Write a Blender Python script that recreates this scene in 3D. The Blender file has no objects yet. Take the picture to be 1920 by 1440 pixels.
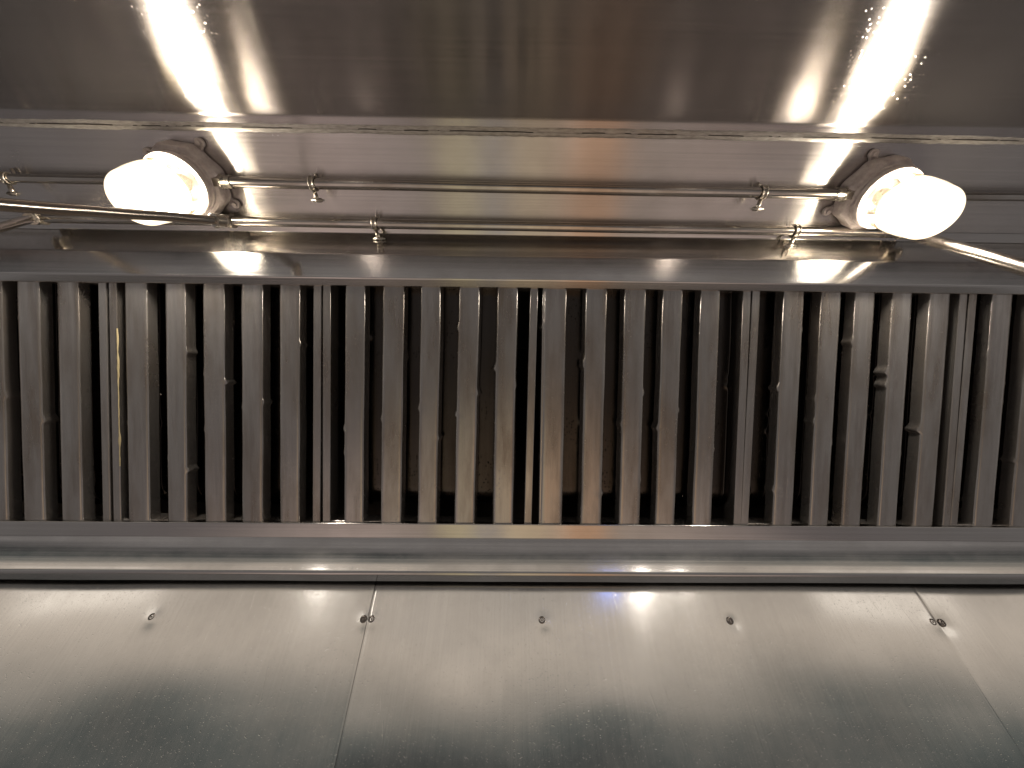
import bpy, bmesh, math, random
from mathutils import Vector, Matrix, noise
R = math.radians
S = 1.16                      # metres per layout unit
H0 = 1.72                     # camera height above the kitchen floor (m)
sc = bpy.context.scene
col = sc.collection
random.seed(7)

# ------------------------------------------------------------------ camera
PITCH, YAW, ROLL, FA = R(41.66), R(0.82), R(0.05), R(45.67)
FPX = 693.0
Fv = Vector((math.sin(YAW)*math.cos(PITCH), math.cos(YAW)*math.cos(PITCH), math.sin(PITCH)))
Rv = Fv.cross(Vector((0, 0, 1))).normalized()
Uv = Rv.cross(Fv)
Rv, Uv = math.cos(ROLL)*Rv + math.sin(ROLL)*Uv, -math.sin(ROLL)*Rv + math.cos(ROLL)*Uv
cam = bpy.data.cameras.new('camera'); co = bpy.data.objects.new('camera', cam); col.objects.link(co)
m = Matrix((Rv, Uv, -Fv)).transposed().to_4x4(); m.translation = Vector((0, 0, H0)); co.matrix_world = m
cam.sensor_width = 36; cam.lens = FPX/1920*36; cam.clip_start = .01; cam.clip_end = 100
sc.camera = co

def ray(px, py):
    return Fv + Rv*((px-960)/FPX) - Uv*((py-720)/FPX)
def on_plane(px, py, p0, n):            # pixel of the photograph -> point (layout units) on a real plane
    d = ray(px, py); return d*(Vector(p0).dot(Vector(n))/d.dot(Vector(n)))
def W(p):
    p = Vector(p); return Vector((p.x*S, p.y*S, p.z*S + H0))
def elev(py):                           # (tan of) elevation at picture row py, centre column
    d = ray(960, py); return d.z/d.y

# ------------------------------------------------------------------ helpers
def tag(o, label=None, cat=None, group=None, kind=None):
    if label: o['label'] = label
    if cat: o['category'] = cat
    if group: o['group'] = group
    if kind: o['kind'] = kind
    return o
def empty(name, loc, mat3=None):
    o = bpy.data.objects.new(name, None); col.objects.link(o); o.empty_display_size = .05
    mm = mat3.to_4x4() if mat3 else Matrix.Identity(4)
    mm.translation = loc; o.matrix_world = mm
    return o
def mesh(name, bm, mat, parent=None, smooth=True, wn=False, solid=0, bev=0, angle=None):
    me = bpy.data.meshes.new(name); bm.normal_update(); bm.to_mesh(me); bm.free()
    for p in me.polygons: p.use_smooth = smooth
    if isinstance(mat, (list, tuple)):
        for q in mat: me.materials.append(q)
    else: me.materials.append(mat)
    if angle is not None: me.set_sharp_from_angle(angle=angle)
    o = bpy.data.objects.new(name, me); col.objects.link(o)
    if parent: o.parent = parent
    if solid:
        s = o.modifiers.new('solid', 'SOLIDIFY'); s.thickness = solid; s.offset = -1
    if bev:
        b = o.modifiers.new('bev', 'BEVEL'); b.width = bev; b.segments = 2; b.limit_method = 'ANGLE'
    if wn:
        w = o.modifiers.new('wn', 'WEIGHTED_NORMAL'); w.keep_sharp = True
    return o

def fillet(pts, r, seg=3):
    out = [Vector(pts[0])]
    for i in range(1, len(pts)-1):
        a, b, c = Vector(pts[i-1]), Vector(pts[i]), Vector(pts[i+1])
        u = (a-b); v = (c-b); k = min(r, u.length*.45, v.length*.45)
        u.normalize(); v.normalize()
        for j in range(seg+1):
            t = j/seg
            out.append((b+u*k)*(1-t)**2 + b*2*t*(1-t) + (b+v*k)*t*t)
    out.append(Vector(pts[-1]))
    return out
def densify(pts, step):
    out = [pts[0]]
    for a, b in zip(pts, pts[1:]):
        n = max(1, int((b-a).length/step))
        for j in range(1, n+1): out.append(a+(b-a)*(j/n))
    return out

def sheet(name, prof, x0, x1, mat, parent, r=.002, wav=.0004, seed=0, dx=.02, step=.02, th=.0012, wfreq=3.0, bumps=(), flip=False, skew=None):
    """folded steel sheet: profile (y,z) in layout units, drawn along X, softly buckled"""
    pr = densify(fillet(prof, r), step)
    n = max(2, int((x1-x0)/dx))
    bm = bmesh.new(); rows = []
    nor = []
    for i, p in enumerate(pr):
        a = pr[max(0, i-1)]; b = pr[min(len(pr)-1, i+1)]
        t = (b-a).normalized(); nor.append(Vector((0, -t.y, t.x)))
    for k in range(n+1):
        x = x0+(x1-x0)*k/n; row = []
        for i, p in enumerate(pr):
            q = Vector((x, p.x, p.y))
            if skew: q += skew(x, i/len(pr), p)
            w = wav*(noise.noise(Vector((x*wfreq+seed*7.3, p.x*wfreq*1.5, p.y*wfreq*1.5+seed)))
                     + .4*noise.noise(Vector((x*wfreq*3+seed, p.x*9, p.y*9+4))))
            for (bx, by, bz, amp, rad) in bumps:
                d2 = (x-bx)**2+(p.x-by)**2+(p.y-bz)**2
                if d2 < (rad*3.2)**2: w += amp*math.exp(-d2/(rad*rad))
            row.append(bm.verts.new(W(q+nor[i]*w)))
        rows.append(row)
    for a, b in zip(rows, rows[1:]):
        for i in range(len(pr)-1):
            f = (a[i], a[i+1], b[i+1], b[i]) if not flip else (a[i], b[i], b[i+1], a[i+1])
            bm.faces.new(f)
    return mesh(name, bm, mat, parent, wn=True, solid=th*S)

def box_bm(bm, c, s, rot=None):
    r = bmesh.ops.create_cube(bm, size=1)
    for v in r['verts']:
        p = Vector((v.co.x*s[0], v.co.y*s[1], v.co.z*s[2]))
        if rot: p = rot @ p
        v.co = p+Vector(c)
    return r['verts']
def tube(bm, pts, rad, seg=20, caps=True, mi=0):
    pts = [Vector(p) for p in pts]; rings = []
    up = None
    for i, p in enumerate(pts):
        a = pts[max(0, i-1)]; b = pts[min(len(pts)-1, i+1)]; t = (b-a).normalized()
        if up is None:
            up = t.orthogonal().normalized()
        u = (up-t*up.dot(t)).normalized(); v = t.cross(u); up = u
        rr = rad[i] if isinstance(rad, (list, tuple)) else rad
        rings.append([bm.verts.new(p+(u*math.cos(2*math.pi*k/seg)+v*math.sin(2*math.pi*k/seg))*rr) for k in range(seg)])
    for a, b in zip(rings, rings[1:]):
        for k in range(seg):
            f = bm.faces.new((a[k], a[(k+1) % seg], b[(k+1) % seg], b[k])); f.material_index = mi
    if caps:
        bm.faces.new(rings[0][::-1]); bm.faces.new(rings[-1])
def lathe(bm, prof, seg=48, closed_ends=False, rad_mod=None):
    """prof: (radius, z) ; axis Z"""
    rings = []
    for (r, z) in prof:
        ring = []
        for k in range(seg):
            a = 2*math.pi*k/seg; rr = r*(rad_mod(a, z) if rad_mod else 1)
            ring.append(bm.verts.new((rr*math.cos(a), rr*math.sin(a), z)))
        rings.append(ring)
    for a, b in zip(rings, rings[1:]):
        for k in range(seg): bm.faces.new((a[k], b[k], b[(k+1) % seg], a[(k+1) % seg]))
    if closed_ends:
        bm.faces.new(rings[0]); bm.faces.new(rings[-1][::-1])
    bmesh.ops.recalc_face_normals(bm, faces=bm.faces[:])

# ------------------------------------------------------------------ materials
def nodes(name):
    mt = bpy.data.materials.new(name); mt.use_nodes = True; nt = mt.node_tree
    b = nt.nodes['Principled BSDF']; return mt, nt, b
def N(nt, t, **kw):
    n = nt.nodes.new(t)
    for k, v in kw.items():
        if k.startswith('in_'): n.inputs[k[3:].replace('_', ' ')].default_value = v
        else: setattr(n, k, v)
    return n
def mapping(nt, scale, rot=(0, 0, 0), space='Object'):
    tc = N(nt, 'ShaderNodeTexCoord'); g = N(nt, 'ShaderNodeMapping')
    g.inputs['Scale'].default_value = scale; g.inputs['Rotation'].default_value = rot
    nt.links.new(tc.outputs[space], g.inputs['Vector']); return g
def noise_tex(nt, vec, scale=1, detail=3, rough=.5):
    n = N(nt, 'ShaderNodeTexNoise'); n.inputs['Scale'].default_value = scale
    n.inputs['Detail'].default_value = detail; n.inputs['Roughness'].default_value = rough
    nt.links.new(vec, n.inputs['Vector']); return n
def ramp(nt, fac, stops):
    r = N(nt, 'ShaderNodeValToRGB'); e = r.color_ramp.elements
    while len(e) > 1: e.remove(e[0])
    e[0].position, e[0].color = stops[0][0], (*stops[0][1], 1) if len(stops[0][1]) == 3 else stops[0][1]
    for p, c in stops[1:]:
        x = e.new(p); x.color = (*c, 1)
    nt.links.new(fac, r.inputs['Fac']); return r
def maprange(nt, val, a, b, c, d):
    r = N(nt, 'ShaderNodeMapRange'); nt.links.new(val, r.inputs['Value'])
    for k, v in zip(('From Min', 'From Max', 'To Min', 'To Max'), (a, b, c, d)): r.inputs[k].default_value = v
    return r
def math2(nt, op, a, b):
    n = N(nt, 'ShaderNodeMath', operation=op)
    for i, v in enumerate((a, b)):
        if hasattr(v, 'links'): nt.links.new(v, n.inputs[i])
        else: n.inputs[i].default_value = v
    return n.outputs[0]

def steel(name, base, rough, aniso, grain=(1, 0, 0), dirt=.15, dirtcol=(.16, .12, .08), bump=.02, smudge=.08, drops=0.0, grain_scale=260, streak=(6, 6, 6), scratches=0.0, metal=1.0, gk=1.0, gdir=None, sth=0.0):
    mt, nt, b = nodes(name); L = nt.links.new
    b.inputs['Metallic'].default_value = metal
    # stretch of highlights runs across the rolling grain
    geo = N(nt, 'ShaderNodeNewGeometry')
    cr = N(nt, 'ShaderNodeVectorMath', operation='CROSS_PRODUCT'); cr.inputs[1].default_value = grain
    L(geo.outputs['Normal'], cr.inputs[0])
    ad = N(nt, 'ShaderNodeVectorMath', operation='ADD'); ad.inputs[1].default_value = (.001, .002, .0015)
    L(cr.outputs[0], ad.inputs[0])
    L(ad.outputs[0], b.inputs['Tangent'])
    b.inputs['Anisotropic'].default_value = aniso
    pos = N(nt, 'ShaderNodeMapping'); L(geo.outputs['Position'], pos.inputs['Vector'])
    gs = [grain_scale]*3
    for i in range(3):
        if abs((gdir or grain)[i]) > .5: gs[i] = 1.2
    gm = N(nt, 'ShaderNodeMapping'); gm.inputs['Scale'].default_value = gs; L(geo.outputs['Position'], gm.inputs['Vector'])
    g = noise_tex(nt, gm.outputs[0], 1, 4, .7)
    sm = N(nt, 'ShaderNodeMapping'); sm.inputs['Scale'].default_value = streak; L(geo.outputs['Position'], sm.inputs['Vector'])
    s = noise_tex(nt, sm.outputs[0], 1, 6, .62)
    s2 = noise_tex(nt, geo.outputs['Position'], 38, 5, .65)
    rr = maprange(nt, s.outputs['Fac'], .3, .7, rough-smudge, rough+smudge)
    rr2 = math2(nt, 'ADD', rr.outputs[0], math2(nt, 'MULTIPLY', math2(nt, 'SUBTRACT', g.outputs['Fac'], .5), .08*gk))
    rr3 = math2(nt, 'ADD', rr2, math2(nt, 'MULTIPLY', math2(nt, 'SUBTRACT', s2.outputs['Fac'], .5), .07))
    # colour: thin brown grease film and grain
    d = maprange(nt, s.outputs['Fac'], .42, .72, 0, dirt)
    mx = N(nt, 'ShaderNodeMix', data_type='RGBA'); mx.inputs['A'].default_value = (*base, 1); mx.inputs['B'].default_value = (*dirtcol, 1)
    L(d.outputs[0], mx.inputs['Factor'])
    gcol = maprange(nt, g.outputs['Fac'], .3, .7, 1-.1*gk, 1+.06*gk)
    vm = N(nt, 'ShaderNodeVectorMath', operation='SCALE'); L(mx.outputs['Result'], vm.inputs[0]); L(gcol.outputs[0], vm.inputs['Scale'])
    L(vm.outputs[0], b.inputs['Base Color'])
    height = math2(nt, 'MULTIPLY', g.outputs['Fac'], .35*gk)
    height = math2(nt, 'ADD', height, math2(nt, 'MULTIPLY', s2.outputs['Fac'], .5))
    rough_out = rr3
    if scratches:
        for (rot, sca, th) in (((.3, .5, .9), (.30, .0035, .0035), .70), ((1.1, .2, 2.2), (.22, .003, .003), .71), ((2.1, 1.4, .2), (.16, .004, .004), .71)):
            mp = N(nt, 'ShaderNodeMapping', vector_type='TEXTURE'); mp.inputs['Rotation'].default_value = rot; mp.inputs['Scale'].default_value = sca
            L(geo.outputs['Position'], mp.inputs['Vector'])
            q = noise_tex(nt, mp.outputs[0], 1, 1, .4)
            k = maprange(nt, q.outputs['Fac'], th+sth-.02, th+sth+.02, 0, scratches)
            height = math2(nt, 'SUBTRACT', height, k.outputs[0])
    if drops:
        v = N(nt, 'ShaderNodeTexVoronoi'); v.inputs['Scale'].default_value = 190; L(geo.outputs['Position'], v.inputs['Vector'])
        patch = noise_tex(nt, geo.outputs['Position'], 7, 3, .6)
        pm = maprange(nt, patch.outputs['Fac'], .52, .66, 0, 1)
        dm = maprange(nt, v.outputs['Distance'], .12, .30, 1, 0)
        wn = N(nt, 'ShaderNodeSeparateColor'); L(v.outputs['Color'], wn.inputs[0])
        sel = math2(nt, 'GREATER_THAN', wn.outputs[0], .55)
        hh = math2(nt, 'MULTIPLY', math2(nt, 'MULTIPLY', dm.outputs[0], pm.outputs[0]), sel)
        height = math2(nt, 'ADD', height, math2(nt, 'MULTIPLY', hh, drops))
    bp = N(nt, 'ShaderNodeBump'); bp.inputs['Strength'].default_value = 1; bp.inputs['Distance'].default_value = bump*.01
    L(height, bp.inputs['Height']); L(bp.outputs[0], b.inputs['Normal'])
    L(rough_out, b.inputs['Roughness'])
    return mt

M = {}
M['ceil'] = steel('brushed_steel_ceiling', (.58, .555, .545), .225, 1.0, bump=.006, smudge=.04, dirt=.12, drops=1.6, scratches=.1, metal=.965)
M['front'] = steel('brushed_steel_slope', (.44, .415, .41), .205, 1.0, bump=.008, smudge=.05, dirt=.15, drops=1.7, scratches=.1, metal=.975)
M['chan'] = steel('brushed_steel_channel', (.60, .58, .56), .155, .85, bump=.006, smudge=.04, dirt=.12, scratches=.3)
M['wall'] = steel('brushed_steel_wall', (.60, .585, .56), .145, .45, bump=.007, smudge=.03, dirt=.12, streak=(5, 5, 5), scratches=.5, gk=.4, sth=.035, gdir=(0, 0, 1))
M['baffle'] = steel('greasy_steel_baffle', (.45, .425, .40), .22, .4, grain=(0, .7, -.7), bump=.03, smudge=.08, dirt=.6, dirtcol=(.17, .12, .08), grain_scale=90, streak=(30, 5, 5), drops=1.5, metal=.86)
M['rear'] = steel('greasy_steel_rear_shaded', (.075, .065, .058), .25, .3, grain=(0, .7, -.7), bump=.05, smudge=.1, dirt=.6, dirtcol=(.05, .04, .03), grain_scale=60, streak=(26, 4, 4), drops=5)  # greasy, with the base darkened to put the gaps' shade into the colour
M['pipe'] = steel('pipe_metal', (.55, .52, .48), .17, .1, bump=.02, smudge=.06, dirt=.4, dirtcol=(.17, .11, .06), streak=(14, 14, 14), grain_scale=60)
M['clip'] = steel('clip_metal', (.50, .47, .42), .3, 0, bump=.05, smudge=.1, dirt=.7, dirtcol=(.12, .08, .05), streak=(60, 60, 60))
M['screw'] = steel('screw_metal', (.30, .27, .25), .38, 0, bump=.03, dirt=.7, dirtcol=(.06, .05, .04), streak=(90, 90, 90))
M['dark'] = steel('dark_steel', (.10, .085, .07), .55, 0, bump=.05, dirt=.6, dirtcol=(.03, .025, .02))  # dark base colour with darker mottling
mt, nt, b = nodes('cast_box_paint'); M['box'] = mt
g = mapping(nt, (60, 60, 60)); nn = noise_tex(nt, g.outputs[0], 1, 5, .6)
rp = ramp(nt, nn.outputs['Fac'], [(.3, (.30, .26, .255)), (.6, (.46, .415, .405)), (.8, (.52, .48, .465))]); nt.links.new(rp.outputs[0], b.inputs['Base Color'])
b.inputs['Roughness'].default_value = .42; b.inputs['Metallic'].default_value = .35
bp = N(nt, 'ShaderNodeBump'); bp.inputs['Distance'].default_value = .0008; nt.links.new(nn.outputs['Fac'], bp.inputs['Height']); nt.links.new(bp.outputs[0], b.inputs['Normal'])
mt, nt, b = nodes('sealant'); M['seal'] = mt
g = mapping(nt, (70, 300, 300)); nn = noise_tex(nt, g.outputs[0], 1, 5, .6)
rp = ramp(nt, nn.outputs['Fac'], [(.3, (.22, .205, .19)), (.7, (.38, .36, .335))]); nt.links.new(rp.outputs[0], b.inputs['Base Color'])
b.inputs['Roughness'].default_value = .28; b.inputs['Metallic'].default_value = .6
mt, nt, b = nodes('crack_grime'); M['crack'] = mt
b.inputs['Base Color'].default_value = (.02, .016, .012, 1); b.inputs['Roughness'].default_value = .6

mt, nt, b = nodes('yellow_grease'); M['grease'] = mt
b.inputs['Base Color'].default_value = (.50, .42, .24, 1); b.inputs['Roughness'].default_value = .18
def emit(name, colr, st, tex=False):
    mt = bpy.data.materials.new(name); mt.use_nodes = True; nt = mt.node_tree; nt.nodes.clear()
    e = N(nt, 'ShaderNodeEmission'); e.inputs['Color'].default_value = (*colr, 1); e.inputs['Strength'].default_value = st
    o = N(nt, 'ShaderNodeOutputMaterial'); nt.links.new(e.outputs[0], o.inputs['Surface']); return mt
LAMP = 400
M['lit'] = emit('lit_frosted_glass', (1, .915, .83), LAMP)
# clear ribbed neck of the jar, glowing faintly through the glass
mt = bpy.data.materials.new('jar_neck_glass'); mt.use_nodes = True; nt = mt.node_tree; nt.nodes.clear(); M['neck'] = mt
e = N(nt, 'ShaderNodeEmission'); e.inputs['Color'].default_value = (1, .78, .42, 1); e.inputs['Strength'].default_value = 1.3
gl = N(nt, 'ShaderNodeBsdfGlossy'); gl.inputs['Roughness'].default_value = .08; gl.inputs['Color'].default_value = (.5, .48, .42, 1)
tr = N(nt, 'ShaderNodeBsdfTransparent'); tr.inputs['Color'].default_value = (.95, .9, .78, 1)
a1 = N(nt, 'ShaderNodeMixShader'); a1.inputs[0].default_value = .35
fr = N(nt, 'ShaderNodeLayerWeight'); fr.inputs['Blend'].default_value = .35
a2 = N(nt, 'ShaderNodeMixShader'); o = N(nt, 'ShaderNodeOutputMaterial'); L = nt.links.new
L(tr.outputs[0], a1.inputs[1]); L(e.outputs[0], a1.inputs[2]); L(fr.outputs['Facing'], a2.inputs[0]); L(a1.outputs[0], a2.inputs[1]); L(gl.outputs[0], a2.inputs[2]); L(a2.outputs[0], o.inputs['Surface'])

mt = bpy.data.materials.new('jar_glass_lit'); mt.use_nodes = True; nt = mt.node_tree; nt.nodes.clear(); M['jar'] = mt
e = N(nt, 'ShaderNodeEmission'); e.inputs['Color'].default_value = (1, .90, .76, 1); e.inputs['Strength'].default_value = 9
tr = N(nt, 'ShaderNodeBsdfTransparent'); tr.inputs['Color'].default_value = (.97, .95, .9, 1)
a1 = N(nt, 'ShaderNodeMixShader'); a1.inputs[0].default_value = .45; o = N(nt, 'ShaderNodeOutputMaterial')
lw = N(nt, 'ShaderNodeLayerWeight'); lw.inputs['Blend'].default_value = .5
ms = maprange(nt, lw.outputs['Facing'], .15, .97, 9, .5); nt.links.new(ms.outputs[0], e.inputs['Strength'])
mc = N(nt, 'ShaderNodeMix', data_type='RGBA'); mc.inputs['A'].default_value = (1, .93, .82, 1); mc.inputs['B'].default_value = (1, .80, .55, 1)
nt.links.new(lw.outputs['Facing'], mc.inputs['Factor']); nt.links.new(mc.outputs['Result'], e.inputs['Color'])
nt.links.new(tr.outputs[0], a1.inputs[1]); nt.links.new(e.outputs[0], a1.inputs[2]); nt.links.new(a1.outputs[0], o.inputs['Surface'])

# ------------------------------------------------------------------ key points of the section (layout units, y to the wall, z up)
Dp = .69
c0 = Vector((Dp*math.cos(PITCH), Dp*math.sin(PITCH)))
Tt = Vector((math.cos(FA), -math.sin(FA))); Nn = Vector((-math.sin(FA), -math.cos(FA)))
def at_row_on_filter(row):
    k = elev(row); s = (c0.y-k*c0.x)/(k*Tt.x-Tt.y); return s
s0, s1 = at_row_on_filter(541), at_row_on_filter(981)
FT = c0+Tt*s0; LEN = s1-s0
def fp(t, n): return FT+Tt*t+Nn*n
# upper channel
A = fp(.0, .003); B = Vector((A.y/elev(525), A.y))
ch = R(52); kk = elev(480)
aa = (kk*B.x-B.y)/(math.sin(ch)+kk*math.cos(ch)); C = Vector((B.x-aa*math.cos(ch), B.y+aa*math.sin(ch)))
Dd_y = C.x; D = Vector((Dd_y, Dd_y*elev(442)))
CT = math.tan(R(8))
def ceil_z(y): return D.y+.004+(D.x-y)*CT
def ceil_at_row(row):
    k = elev(row); y = (D.y+.004+D.x*CT)/(k+CT); return Vector((y, k*y))
E_ = Vector((D.x-.016, ceil_z(D.x-.016)-.002))
K = ceil_at_row(222)            # crease to the front slope
FS = math.tan(R(30))
G = Vector((-.13, K.y-(K.x+.13)*FS)); G2 = Vector((-.13, G.y-.09)); G3 = Vector((-.105, G2.y-.004))
XL, XR = -1.75, 1.85
WY = .802

# ------------------------------------------------------------------ hood
hood = empty('exhaust_hood', W((0, K.x, K.y)))
tag(hood, 'brushed stainless steel exhaust hood seen from underneath, with folded channels and grease trough', 'exhaust hood')
def keep(o):     # parent without moving
    o.parent = hood; o.matrix_parent_inverse = hood.matrix_world.inverted(); return o
bpy.context.view_layer.update()
hood.matrix_world = Matrix.Translation(W((0, K.x, K.y)))
def hsheet(name, prof, *a, **k):
    o = sheet(name, prof, *a, None, **k); o.parent = hood
    o.matrix_parent_inverse = Matrix.Translation(-W((0, K.x, K.y))); return o
hsheet('ceiling_panel', [(K.x-.004, ceil_z(K.x-.004)), (.40, ceil_z(.40))], XL, XR, M['ceil'], wav=.0006, seed=2, wfreq=2.2)
sk = None
hsheet('front_panel', [G3, G2, G, (K.x, K.y-.003), (K.x+.014, ceil_z(K.x+.014)-.003)], XL, XR, M['front'], wav=.0008, seed=5, wfreq=1.6, r=.004, flip=False, skew=sk)
hsheet('upper_channel', [A+Vector((.004, .010)), A, B, C, D, E_], XL, XR, M['chan'], wav=.0002, seed=9, flip=True, r=.0022)
# lower channel holding the filter feet
s2 = at_row_on_filter(1008)-s0
hsheet('lower_channel', [fp(LEN, -.006), fp(LEN, .005), fp(s2, .005), fp(s2+.002, -.012)], XL, XR, M['chan'], wav=.00025, seed=12, r=.002)
lo = fp(s2, -.004)
ty = .738
hsheet('grease_trough', [(ty-.019, lo.y+.022)]+[(ty-.0005*(1-q)-.0125*(1-q)**2, (lo.y-.002)*(1-q)+ty*elev(1074)*q) for q in (0, .15, .3, .45, .6, .75, .88, 1)]+[ (ty+.004, ty*elev(1074)-.004), (WY-.020, ty*elev(1074)-.005), (WY-.020, ty*elev(1074)+.05)], XL, XR, M['chan'], wav=.0007, seed=21, r=.0025, wfreq=4)
# plenum behind the filters
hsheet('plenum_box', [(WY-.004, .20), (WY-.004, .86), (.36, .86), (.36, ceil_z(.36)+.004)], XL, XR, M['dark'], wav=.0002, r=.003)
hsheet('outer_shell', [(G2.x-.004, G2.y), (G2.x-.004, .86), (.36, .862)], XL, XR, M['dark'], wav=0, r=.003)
for xs, nm in ((XL, -1), (XR, 1)):
    bm = bmesh.new()
    v = [bm.verts.new(W((xs, y, z))) for y, z in ((G2.x-.006, G2.y), (WY, .16), (WY, .87), (G2.x-.006, .87))]
    bm.faces.new(v if nm < 0 else v[::-1])
    o = mesh('end_panel', bm, M['ceil'], hood, solid=.002); o.matrix_parent_inverse = Matrix.Translation(-W((0, K.x, K.y)))
# sealant bead along the ceiling seam, ragged, with a dark crack
def seam(name, mat, w0, hgt, zoff, keepf, amp, sd):
    bm = bmesh.new(); prev = None; n = 1500
    cy = K.x+.017
    for k in range(n+1):
        x = -.98+2.05*k/n
        fade = min(1, max(0, (x+.98)/.25), max(0, (1.07-x)/.3))
        off = amp*noise.noise(Vector((x*9, sd, 0)))+amp*.6*noise.noise(Vector((x*45, sd, 3)))
        ww = w0*(1+.12*noise.noise(Vector((x*14, sd+5, 1)))+.10*noise.noise(Vector((x*70, sd, 9))))*(.35+.65*fade)
        if keepf and noise.noise(Vector((x*22, 4.4, 8)))+.5*noise.noise(Vector((x*80, 1, 8))) < keepf*(.6+.4*fade)-(0.0 if fade > .6 else -.25):
            ww *= .12; off += .0006
        hh = hgt*(1+.5*noise.noise(Vector((x*40, sd, 2))))*(.3+.7*fade)
        y = cy+off; row = []
        for j, (a, h) in enumerate(((-1, 0), (-.7, .7), (0, 1), (.7, .7), (1, 0))):
            yy = y+a*ww
            row.append(bm.verts.new(W((x, yy, ceil_z(yy)-zoff-h*hh))))
        if prev:
            for a in range(4): bm.faces.new((prev[a], row[a], row[a+1], prev[a+1]))
        prev = row
    o = mesh(name, bm, mat, hood); o.matrix_parent_inverse = Matrix.Translation(-W((0, K.x, K.y)))
    return o
seam('sealant_bead', M['seal'], .0066, .0010, .0028, 0, .0006, 3)
seam('seam_crack', M['crack'], .0007, .0005, .0046, -.02, .0008, 3)

# ------------------------------------------------------------------ wall panels with screws
screws = {0: [(286, 1157), (682, 1161)], 1: [(697, 1161), (1016, 1163), (1368, 1164), (1747, 1167)], 2: [(1765, 1168)]}
xa = on_plane(703, 1100, (0, WY, 0), (0, 1, 0)).x; xb = on_plane(1715, 1105, (0, WY, 0), (0, 1, 0)).x
spans = [(XL-.02, xa-.0007), (xa+.0007, xb-.0007), (xb+.0007, XR+.02)]
labs = ['left stainless wall panel below the trough, with one screw mid-panel and one at its seam',
        'middle stainless wall panel between the two seams, with four screws along its top',
        'right stainless wall panel beyond the slanting right-hand seam, with one small screw']
for i, (a, b2) in enumerate(spans):
    root = empty('wall_panel', W(((a+b2)/2, WY, -.5)))
    T0 = Matrix.Translation(-W(((a+b2)/2, WY, -.5)))
    tag(root, labs[i], 'wall panel', 'stainless panels covering the wall')
    sp = [on_plane(px, py, (0, WY, 0), (0, 1, 0)) for px, py in screws[i]]
    bumps = [(p.x+.004, WY, p.z-.004, .0011*random.choice((-1, -1, 1)), .012) for p in sp]
    bumps += [(random.uniform(a, b2), WY, random.uniform(-.2, .15), random.uniform(-.0011, .0011), random.uniform(.08, .16)) for _ in range(10)]
    o = sheet('panel_sheet', [(WY+(.0012 if i == 2 else 0), .24), (WY+(.0012 if i == 2 else 0), -.62)], a, b2, M['wall'], root, wav=.0030, seed=30+i*3, dx=.006, step=.006, wfreq=1.7, bumps=bumps, flip=True)
    o.matrix_parent_inverse = T0
    for p in sp:
        bm = bmesh.new()
        lathe(bm, [(1.3*q_, z_*1.2) for q_, z_ in [(.0001, .0024), (.0016, .0024), (.0016, .0008), (.0024, .0009), (.0030, .0028), (.0040, .0028), (.0052, .0018), (.0058, .0006), (.0058, -.001)]], 20)
        o = mesh('screw_head', bm, M['screw'], root, angle=R(40))
        mm = Matrix.Rotation(R(90), 4, 'X') @ Matrix.Rotation(random.random()*3, 4, 'Z')
        mm.translation = W((p.x, WY-.0008, p.z)); o.matrix_parent_inverse = T0; o.matrix_basis = mm
bm = bmesh.new()
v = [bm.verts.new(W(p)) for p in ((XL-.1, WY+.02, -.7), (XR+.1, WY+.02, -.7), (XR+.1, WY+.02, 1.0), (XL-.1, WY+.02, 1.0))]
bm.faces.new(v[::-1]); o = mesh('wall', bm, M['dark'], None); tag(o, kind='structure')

# ------------------------------------------------------------------ baffle filters
def xt(px): return on_plane(px, 545, (0, FT.x, FT.y), (0, Nn.x, Nn.y)).x
fm = Matrix(((1, 0, 0), (0, -Tt.x, Nn.x), (0, -Tt.y, Nn.y)))
def strip(bm, sec, t0, t1, seg, dents, wob, seed, curl=False):
    """extrude section (u,n) along the blade, with knocks on its edges"""
    rows = []; hw = max(abs(p[0]) for p in sec)
    for k in range(seg+1):
        t = t0+(t1-t0)*k/seg; row = []
        bow = wob*noise.noise(Vector((t*6, seed*3.1, 0)))+wob*.4*noise.noise(Vector((t*22, seed*3.1, 5)))
        bl = wob*1.2*noise.noise(Vector((t*9, seed*1.7, 7))); br = wob*1.2*noise.noise(Vector((t*9, seed*1.7, 17)))
        for (u, n) in sec:
            e = max(0, (abs(u)/hw-.6)/.4)
            uu = u+bow*.5+(bl if u < 0 else br)*e; n2 = n
            for (td, side, amp, wd) in dents:
                if side*u > 0:
                    f = (t-td)/wd
                    f = 1+f if -1 < f <= 0 else (1-f*2.6 if 0 < f < .385 else 0)
                    if f > 0:
                        uu += side*amp*f*e; n2 -= amp*.5*f*e
            if curl and t > LEN-.058: n2 -= (t-LEN+.058)**2*18
            row.append(bm.verts.new(Vector((uu, -t, n2))*S))
        rows.append(row)
    for a, b in zip(rows, rows[1:]):
        for i in range(len(sec)-1): bm.faces.new((a[i], a[i+1], b[i+1], b[i]))
def sec_round(pts, r=.0016):
    return [(p.x, p.y) for p in fillet(pts, r, 2)]
FRONT = sec_round([(-.0210, -.019), (-.0182, 0)], 1)[:1]+sec_round([(-.0210, -.019), (-.0182, 0), (-.012, 0)], .0030)[1:]+[(0, 0)]+sec_round([(.012, 0), (.0182, 0), (.0210, -.019)], .0030)
WIDE = [(u*1.09, n) for u, n in FRONT]
REAR = sec_round([(-.0225, -.015), (-.0245, -.033), (-.014, -.0333), (.014, -.0333), (.0245, -.033), (.0225, -.015)], .003)
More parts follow.
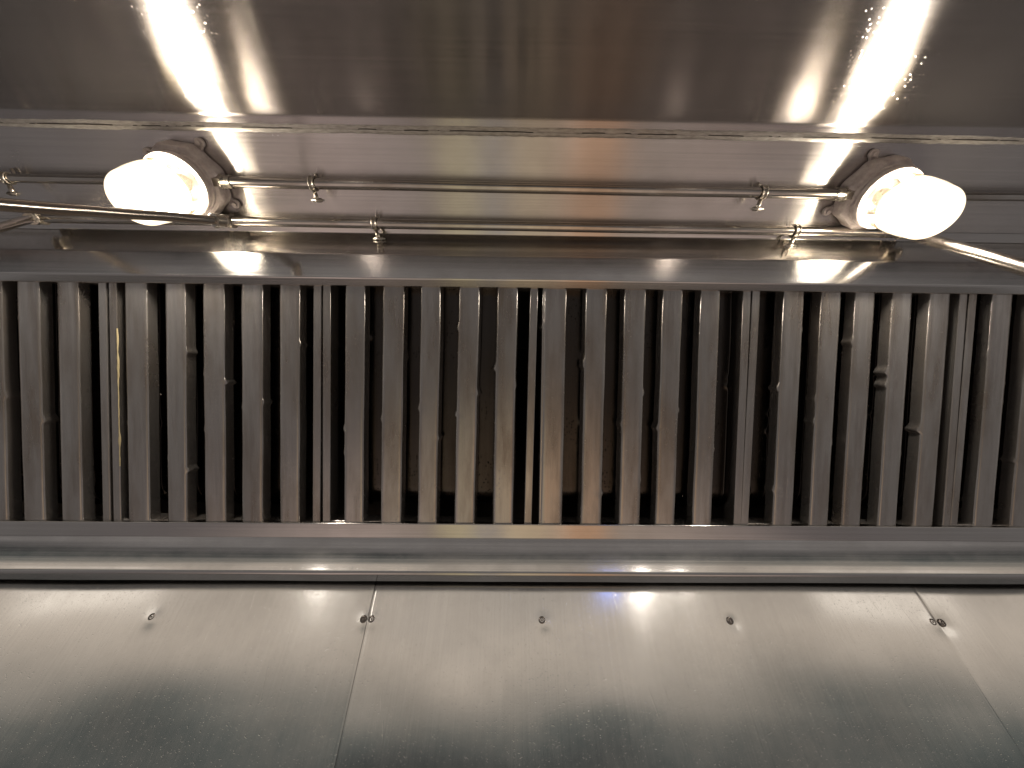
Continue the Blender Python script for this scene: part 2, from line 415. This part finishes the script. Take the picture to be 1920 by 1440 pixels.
filters = [
    (-204, 198, [-160, -88, -18, 52, 126], 'baffle filter at the far left end of the row, cut by the picture edge'),
    (203, 602, [254, 328, 400, 472, 543], 'baffle filter below the left lamp, with yellow grease along its left gap'),
    (605, 1009, [666, 738, 808, 880, 952], 'baffle filter left of the wide black gap in the middle of the row'),
    (1018, 1409, [1042, 1119, 1192, 1262, 1333], 'baffle filter right of the wide black gap, its blade edges knocked'),
    (1412, 1816, [1490, 1560, 1624, 1694, 1765], 'baffle filter below the right lamp, with many small dents in its rear blades'),
    (1820, 2224, [1882, 1954, 2026, 2098, 2170], 'baffle filter at the far right end of the row, cut by the picture edge'),
]
filter_roots = []; filter_uc = []
for fi, (pa, pb, cs, lab) in enumerate(filters):
    ua, ub = xt(pa), xt(pb); uc = (ua+ub)/2
    root = empty('baffle_filter', W((uc, FT.x, FT.y)), fm @ Matrix.Rotation([-.020, -.018, -.014, -.003, -.010, -.018][fi], 3, 'Z'))
    tag(root, lab, 'grease filter', 'baffle filters side by side in the hood')
    filter_roots.append(root); filter_uc.append(uc)
    us = [xt(c)-uc for c in cs]
    seg = 130; t0, t1 = -.022, LEN+.022
    rnd = random.Random(fi*11+3)
    nd = [1, 2, 2, 2, 3, 2][fi]
    # frame: two side rails, head and foot rail
    bm = bmesh.new()
    wl = .0142; L0, L1 = ua-uc, ub-uc
    for (x0, x1) in ((L0, L0+wl), (L1-wl, L1)):
        box_bm(bm, ((x0+x1)/2*S, -(t0+t1)/2*S, -.0175*S), ((x1-x0)*S, (t1-t0)*S, .034*S))
    for (ta, tb) in ((t0, -.004), (LEN+.001, t1)):
        box_bm(bm, (0, -(ta+tb)/2*S, -.019*S), ((L1-L0-2*wl-.001)*S, (tb-ta)*S, .032*S))
    mesh('frame', bm, M['baffle'], root, smooth=True, bev=.0014, wn=True, angle=R(30))
    for j, u in enumerate(us):
        bm = bmesh.new()
        dents = [(rnd.uniform(.05, LEN-.05), rnd.choice((-1, 1)), rnd.uniform(.0022, .0062), rnd.uniform(.007, .014)) for _ in range(rnd.randint(nd-1, nd+1))]
        wk = rnd.uniform(.94, 1.05)
        strip(bm, WIDE if (fi == 3 and j == 0) else [(a_*wk, n_) for a_, n_ in FRONT], t0+.002, t1-.002, seg, dents, .0010, fi*10+j)
        o = mesh('front_baffle', bm, M['baffle'], root, wn=True, solid=.0009); o.location = (u*S, 0, 0); o.rotation_euler = (0, rnd.uniform(-.05, .05), rnd.uniform(-.003, .003))
    mids = [(p+q)/2 for p, q in zip(us, us[1:])]
    mids = [mids[0]-.0707] + mids + [mids[-1]+.0707]
    for j, u in enumerate(mids):
        if u-.026 < L0+wl or u+.026 > L1-wl:
            if not (u-.012 > L0+wl and u+.012 < L1-wl): continue
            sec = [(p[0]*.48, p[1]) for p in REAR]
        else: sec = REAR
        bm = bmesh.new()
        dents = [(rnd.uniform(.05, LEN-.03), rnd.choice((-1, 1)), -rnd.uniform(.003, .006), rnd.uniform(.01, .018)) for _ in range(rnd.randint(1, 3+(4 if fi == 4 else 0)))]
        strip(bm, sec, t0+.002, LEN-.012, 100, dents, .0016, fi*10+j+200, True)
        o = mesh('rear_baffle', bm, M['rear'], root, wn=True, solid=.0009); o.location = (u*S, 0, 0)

# thick yellow grease run on the left rail of the second filter
bm = bmesh.new(); u0 = xt(205); prev = None; rg = filter_roots[1]
for k in range(260):
    t = .085+.255*k/259; w_ = (.0008+.0022*max(0, noise.noise(Vector((t*30, 2.2, 0)))+.25))*(.35+.65*(noise.noise(Vector((t*11, 5.2, 1))) > -.15))+.0022*math.exp(-((t-.29)/.012)**2)
    x_ = .0006*noise.noise(Vector((t*60, 1, 1)))
    row = [bm.verts.new(Vector((x_+a_*w_, -t, .0006+h_*.0016+.0006*noise.noise(Vector((t*90, a_, 3)))))*S) for a_, h_ in ((-1, 0), (-.5, .8), (0, 1), (.5, .8), (1, 0))]
    if prev:
        for a_ in range(4): bm.faces.new((prev[a_], row[a_], row[a_+1], prev[a_+1]))
    prev = row
o = mesh('grease_drip', bm, M['grease'], rg); o.location = ((u0-filter_uc[1]+.0142)*S, 0, 0)

# ------------------------------------------------------------------ lamps
cn = Vector((0, -math.sin(R(8)), -math.cos(R(8))))      # ceiling normal, pointing down
cp0 = (0, D.x, ceil_z(D.x))
lm = Matrix((Vector((1, 0, 0)), cn.cross(Vector((1, 0, 0))), cn)).transposed()
def lamp(px, py, label, rotz, side):
    p = on_plane(px, py, cp0, cn)
    root = empty('vapour_proof_lamp', W(p+cn*.0005), lm @ Matrix.Rotation(rotz, 3, 'Z'))
    tag(root, label, 'lamp', 'caged jar lamps on the hood ceiling' if 0 else 'jar lamps on the hood ceiling')
    bm = bmesh.new()
    oct_ = lambda a, z: 1+(.035*math.cos(8*a) if z < .03 else 0)
    lathe(bm, [(.001, .001), (.056, .001), (.058, .003), (.0575, .026), (.055, .031), (.050, .033), (.049, .036)], 64, rad_mod=oct_)
    bmesh.ops.scale(bm, vec=(S, S, S*.9), verts=bm.verts)
    mesh('junction_box', bm, M['box'], root, angle=R(35))
    bm = bmesh.new()
    lathe(bm, [(.030, .034), (.0490, .034), (.0505, .036), (.0505, .041), (.0475, .0425), (.0475, .0445), (.0500, .046), (.0500, .054), (.0485, .056), (.0425, .056), (.0415, .052), (.038, .040)], 64)
    bmesh.ops.scale(bm, vec=(S, S, S*.9), verts=bm.verts)
    mesh('threaded_ring', bm, M['box'], root, angle=R(35))
    for a in (R(40), R(130), R(220), R(310)):
        bm = bmesh.new()
        tube(bm, [(0, 0, 0), (0, 0, .006)], .0075, 16)
        box_bm(bm, (-.009, 0, .003), (.016, .012, .006))
        tube(bm, [(0, 0, .006), (0, 0, .0095)], .0038, 10)
        bmesh.ops.scale(bm, vec=(S, S, S*.9), verts=bm.verts)
        o = mesh('mounting_lug', bm, M['box'], root, bev=.0006, angle=R(35))
        o.matrix_basis = Matrix.Rotation(a, 4, 'Z') @ Matrix.Translation((.068*S, 0, .0008))
    # clear neck of the jar with moulded ribs, then the frosted, lit body
    bm = bmesh.new()
    lathe(bm, [(.0405, .050), (.0412, .060), (.0425, .070), (.0432, .084), (.0430, .092)], 64, rad_mod=lambda a, z: 1+.012*math.cos(14*a))
    bmesh.ops.scale(bm, vec=(S, S, S*.9), verts=bm.verts)
    mesh('jar_neck', bm, M['neck'], root)
    bm = bmesh.new()
    pr = [(.030, .070), (.0365, .078), (.0415, .086), (.0435, .094), (.0435, .105), (.0425, .125), (.0400, .143)]
    for k in range(1, 9):
        a = k/8*math.pi/2; pr.append((.0400*math.cos(a)+.0001, .143+.031*math.sin(a)))
    lathe(bm, pr, 64)
    bmesh.ops.scale(bm, vec=(S, S, S*.9), verts=bm.verts)
    mesh('glass_jar', bm, M['jar'], root)
    bm = bmesh.new()
    lathe(bm, [(.013, .064), (.016, .070), (.020, .080), (.0225, .092), (.0225, .104), (.019, .116), (.013, .124), (.0005, .127)], 40)
    bmesh.ops.scale(bm, vec=(S, S, S*.9), verts=bm.verts)
    mesh('bulb', bm, M['lit'], root)
    bm = bmesh.new()
    tube(bm, [(0, 0, .034), (0, 0, .066)], .014, 24)
    bmesh.ops.scale(bm, vec=(S, S, S*.9), verts=bm.verts)
    mesh('lamp_socket', bm, M['clip'], root)
    return p
LP = (366, 335); RP = (1628, 360)
pl = lamp(*LP, 'lit jar lamp on the left, hanging behind the thin steel pipe that crosses it', 0.25, 1)
pr_ = lamp(*RP, 'lit jar lamp on the right, above the bright pipe slanting to the picture edge', -.2, -1)

# ------------------------------------------------------------------ conduit and pipes
def wob_line(a, b, n, amp, sd):
    return [a.lerp(b, k/n)+Vector((0, amp*noise.noise(Vector((k*.23, sd, 0))), amp*noise.noise(Vector((k*.23, sd, 9))))) for k in range(n+1)]
def pipe(name, label, cat, runs, rad, couplings, clips, group, mat='pipe'):
    """runs: list of (a,b) in layout units; couplings: (a,b,rad); clips: (point, dir, style)"""
    root = empty(name, W(runs[0][0])); T0 = Matrix.Translation(-W(runs[0][0]))
    tag(root, label, cat, group)
    def add(nm, bm, mt, **k):
        o = mesh(nm, bm, mt, root, **k); o.matrix_parent_inverse = T0; return o
    for a, b in runs:
        bm = bmesh.new(); tube(bm, [W(p) for p in wob_line(Vector(a), Vector(b), 24, .0007, a[0])], rad*S, 24); add('pipe_run', bm, M[mat], angle=R(50))
    for (a, b, r, hexa) in couplings:
        bm = bmesh.new(); a = Vector(a); b = Vector(b)
        if hexa:
            tube(bm, [W(a), W(a.lerp(b, .45))], r*S, 6); tube(bm, [W(a.lerp(b, .45)), W(b)], r*.86*S, 24)
        else:
            tube(bm, [W(a), W(a.lerp(b, .12)), W(a.lerp(b, .13)), W(a.lerp(b, .87)), W(a.lerp(b, .88)), W(b)], [r*1.12*S, r*1.12*S, r*S, r*S, r*1.12*S, r*1.12*S], 28)
        add('coupling', bm, M['clip'], bev=.0005, angle=R(40))
    for (c, d, kind) in clips:
        c = Vector(c); d = Vector(d).normalized()
        dn = cn.copy(); sd = d.cross(dn).normalized()
        bm = bmesh.new(); r = rad*1.25
        for off in (-.0035, .0035):
            pts = [W(c+d*off+(dn*math.cos(q)+sd*math.sin(q))*r) for q in [R(v) for v in range(-200, 201, 20)]]
            tube(bm, pts, .0014*S, 8)
        pts = [c+(dn*math.cos(q)+sd*math.sin(q))*r for q in [R(v) for v in range(-180, 181, 15)]]
        rows = [[bm.verts.new(W(p+d*o)) for o in (-.0038, .0038)] for p in pts]
        for x, y in zip(rows, rows[1:]): bm.faces.new((x[0], y[0], y[1], x[1]))
        # tab with bolt, bent down off the pipe
        e0 = c+dn*r*.5+sd*r*1.0
        e1 = e0+dn*.008+sd*.012+d*kind*.005
        tube(bm, [W(e0), W(e0.lerp(e1, .5)), W(e1)], [.0028*S, .0038*S, .0030*S], 8)
        tube(bm, [W(e1-d*.007), W(e1+d*.007)], .0036*S, 6)
        tube(bm, [W(e1-d*.011), W(e1+d*.012)], .0016*S, 8)
        g0 = c-dn*r
        tube(bm, [W(g0), W(g0-dn*.006-sd*.004), W(g0-dn*.008-sd*.012)], .0022*S, 8)
        add('pipe_clip', bm, M['clip'])
X1 = Vector((1, 0, 0))
zc = .020
a = pl+cn*zc+X1*.055; b = pr_+cn*zc-X1*.055
def along(a, b, px):          # point of the 3D line a-b seen at picture column px
    lo, hi = 0., 1.
    def col_(t):
        p = a.lerp(b, t); return 960+FPX*p.dot(Rv)/p.dot(Fv)
    for _ in range(40):
        mid = (lo+hi)/2
        if (col_(mid) < px): lo = mid
        else: hi = mid
    return a.lerp(b, lo)
pipe('conduit', 'thin steel conduit running straight between the two lamps', 'conduit', [(a+X1*.012, b-X1*.012)], .0090,
     [(a-X1*.006, a+X1*.022, .0125, 1), (b+X1*.006, b-X1*.022, .0125, 1)],
     [(along(a, b, 588), X1, 1), (along(a, b, 1428), X1, -1)], 'conduits on the hood ceiling')
a2 = pl+cn*zc-X1*.055; b2 = Vector((-1.6, a2.y, a2.z))
pipe('conduit', 'dull conduit leaving the left lamp toward the left picture edge', 'conduit', [(a2, b2)], .0072, [(a2+X1*.006, a2-X1*.02, .0122, 1)],
     [(along(b2, a2, 14), X1, 1)], 'conduits on the hood ceiling')
a3 = pr_+cn*zc+X1*.055; b3 = Vector((1.6, a3.y, a3.z))
pipe('conduit', 'dull conduit leaving the right lamp toward the right picture edge', 'conduit', [(a3, b3)], .0072, [(a3-X1*.006, a3+X1*.02, .0122, 1)], [], 'conduits on the hood ceiling')
# lower pipe, hung just under the ceiling beside the channel
off = cn*.015
pq = lambda px, py: on_plane(px, py, Vector(cp0)+off, cn)
q0 = pq(66, 408); q1 = pq(415, 413); q2 = pq(1700, 437)
q1 = along(q0, q2, 415)
def at_depth(px, py, d): return ray(px, py)*d
dl = at_depth(-30, 381, .35); ds = at_depth(416, 414, .565)
jl = q1+cn*.004
pipe('suppression_pipe', 'long lower steel pipe running along the channel edge between the two branch pipes', 'pipe', [(q0, q2)], .0088,
     [(along(q0, q2, 402), along(q0, q2, 438), .0115, 0), (along(q0, q2, 52), along(q0, q2, 82), .0112, 0), (q2-X1*.015, q2+X1*.015, .0100, 0)],
     [(along(q0, q2, 704), X1, 1), (along(q0, q2, 1490), X1, -1)], 'fire suppression pipes under the hood')
pipe('suppression_pipe', 'branch pipe dropping in front of the left lamp to the left picture edge', 'pipe', [(q1, ds), (ds, ds+(dl-ds)*1.25)], .0064,
     [(ds-(dl-ds)*.02, ds.lerp(dl, .06), .0086, 0)], [], 'fire suppression pipes under the hood')
dl2 = at_depth(-20, 432, .52)
pipe('suppression_pipe', 'short branch pipe at the lower left corner of the ceiling, slanting off the picture', 'pipe', [(q0, q0+(dl2-q0)*1.6)], .0068,
     [(q0, q0.lerp(dl2, .12), .0090, 0)], [], 'fire suppression pipes under the hood')
dr = at_depth(1925, 503, .44)
pipe('suppression_pipe', 'bright branch pipe slanting down from behind the right lamp to the right picture edge', 'pipe', [(q2, q2+(dr-q2)*1.3)], .0092,
     [], [], 'fire suppression pipes under the hood')

# ------------------------------------------------------------------ kitchen light: ceiling lamps of the room behind the camera
def area(x, y, z, sx, sy, pw, colr=(1, .93, .84), tilt=0):
    l = bpy.data.lights.new('kitchen_light', 'AREA'); l.shape = 'RECTANGLE'; l.size = sx; l.size_y = sy; l.energy = pw; l.color = colr
    o = bpy.data.objects.new('kitchen_light', l); col.objects.link(o); o.location = W((x, y, z)); o.rotation_euler = (tilt, 0, 0); return o
area(1.17, -2.0, .90, .08, .36, 1.9, tilt=R(75))
area(1.16, -2.0, .60, .05, .45, .16, tilt=R(75))  # added lower double of the lamp above, only for the wall's streak
area(1.50, -2.0, .90, .10, .30, 1.5, tilt=R(75))
area(-1.62, -2.0, .88, .10, .34, 1.3, tilt=R(75))
area(-1.35, -2.0, .96, .2, .4, .3, tilt=R(75))
area(-3.6, -1.9, 1.0, 1.6, .8, 2.5, tilt=R(60))
area(3.4, -1.9, 1.0, 1.6, .8, 2.5, tilt=R(60))
area(.80, -1.6, .76, .18, .14, .3, (.15, .3, 1), tilt=R(60))

w = bpy.data.worlds.new('World'); sc.world = w; w.use_nodes = True; nt = w.node_tree; L = nt.links.new
bg = nt.nodes['Background']
tc = N(nt, 'ShaderNodeTexCoord'); sx = N(nt, 'ShaderNodeSeparateXYZ'); L(tc.outputs['Generated'], sx.inputs[0])
zr = maprange(nt, sx.outputs['Z'], -1, 1, 0, 1)
nz = noise_tex(nt, tc.outputs['Generated'], 3.2, 3, .5)
zz = math2(nt, 'ADD', zr.outputs[0], math2(nt, 'MULTIPLY', math2(nt, 'SUBTRACT', nz.outputs['Fac'], .5), .045))
cr = ramp(nt, zz, [(0, (.42, .39, .35)), (.055, (.46, .40, .33)), (.09, (.28, .25, .21)), (.13, (.13, .12, .112)), (.24, (.15, .14, .138)), (.30, (.17, .16, .155)), (.33, (.27, .25, .24)), (.375, (.23, .215, .21)), (.41, (.045, .045, .045)), (.46, (.05, .055, .055)), (.478, (.10, .118, .115)), (.498, (.115, .132, .128)), (.518, (.50, .44, .38)), (.55, (.68, .59, .50)), (.64, (.45, .41, .37)), (1, (.3, .28, .25))])
# what the cooking line below reflects: bands of warm and grey things, side by side
xn = noise_tex(nt, tc.outputs['Generated'], 5, 2, .5)
xx = math2(nt, 'ADD', sx.outputs['X'], math2(nt, 'MULTIPLY', math2(nt, 'SUBTRACT', xn.outputs['Fac'], .5), .10))
xr = maprange(nt, xx, -1, 1, 0, 1)
r2 = ramp(nt, xr.outputs[0], [(0, (1.3, 1.2, 1.3)), (.30, (1.1, 1.0, 1.08)), (.41, (.72, .66, .66)), (.425, (1.15, 1.08, .82)), (.455, (1.15, 1.08, .84)), (.468, (.88, .86, .88)), (.495, (.86, .83, .84)), (.505, (1.35, 1.2, .95)), (.54, (1.3, 1.12, .88)), (.555, (1.0, .88, .78)), (.57, (1.7, 1.32, 1.08)), (.578, (1.25, .85, .62)), (.615, (1.2, .82, .60)), (.64, (.85, .78, .77)), (.76, (1.1, 1.0, 1.08)), (1, (1.3, 1.2, 1.3))])
dn = maprange(nt, sx.outputs['Z'], -.6, -.82, 0, 1)
mm = N(nt, 'ShaderNodeMix', data_type='RGBA', blend_type='MULTIPLY'); L(dn.outputs[0], mm.inputs['Factor'])
L(cr.outputs[0], mm.inputs['A']); L(r2.outputs[0], mm.inputs['B']); L(mm.outputs['Result'], bg.inputs['Color'])
bg.inputs['Strength'].default_value = 1.0

sc.render.engine = 'CYCLES'
sc.view_settings.view_transform = 'Standard'; sc.view_settings.look = 'None'; sc.view_settings.exposure = .22; sc.view_settings.gamma = 1
sc.cycles.max_bounces = 7; sc.cycles.glossy_bounces = 5; sc.cycles.sample_clamp_indirect = 12
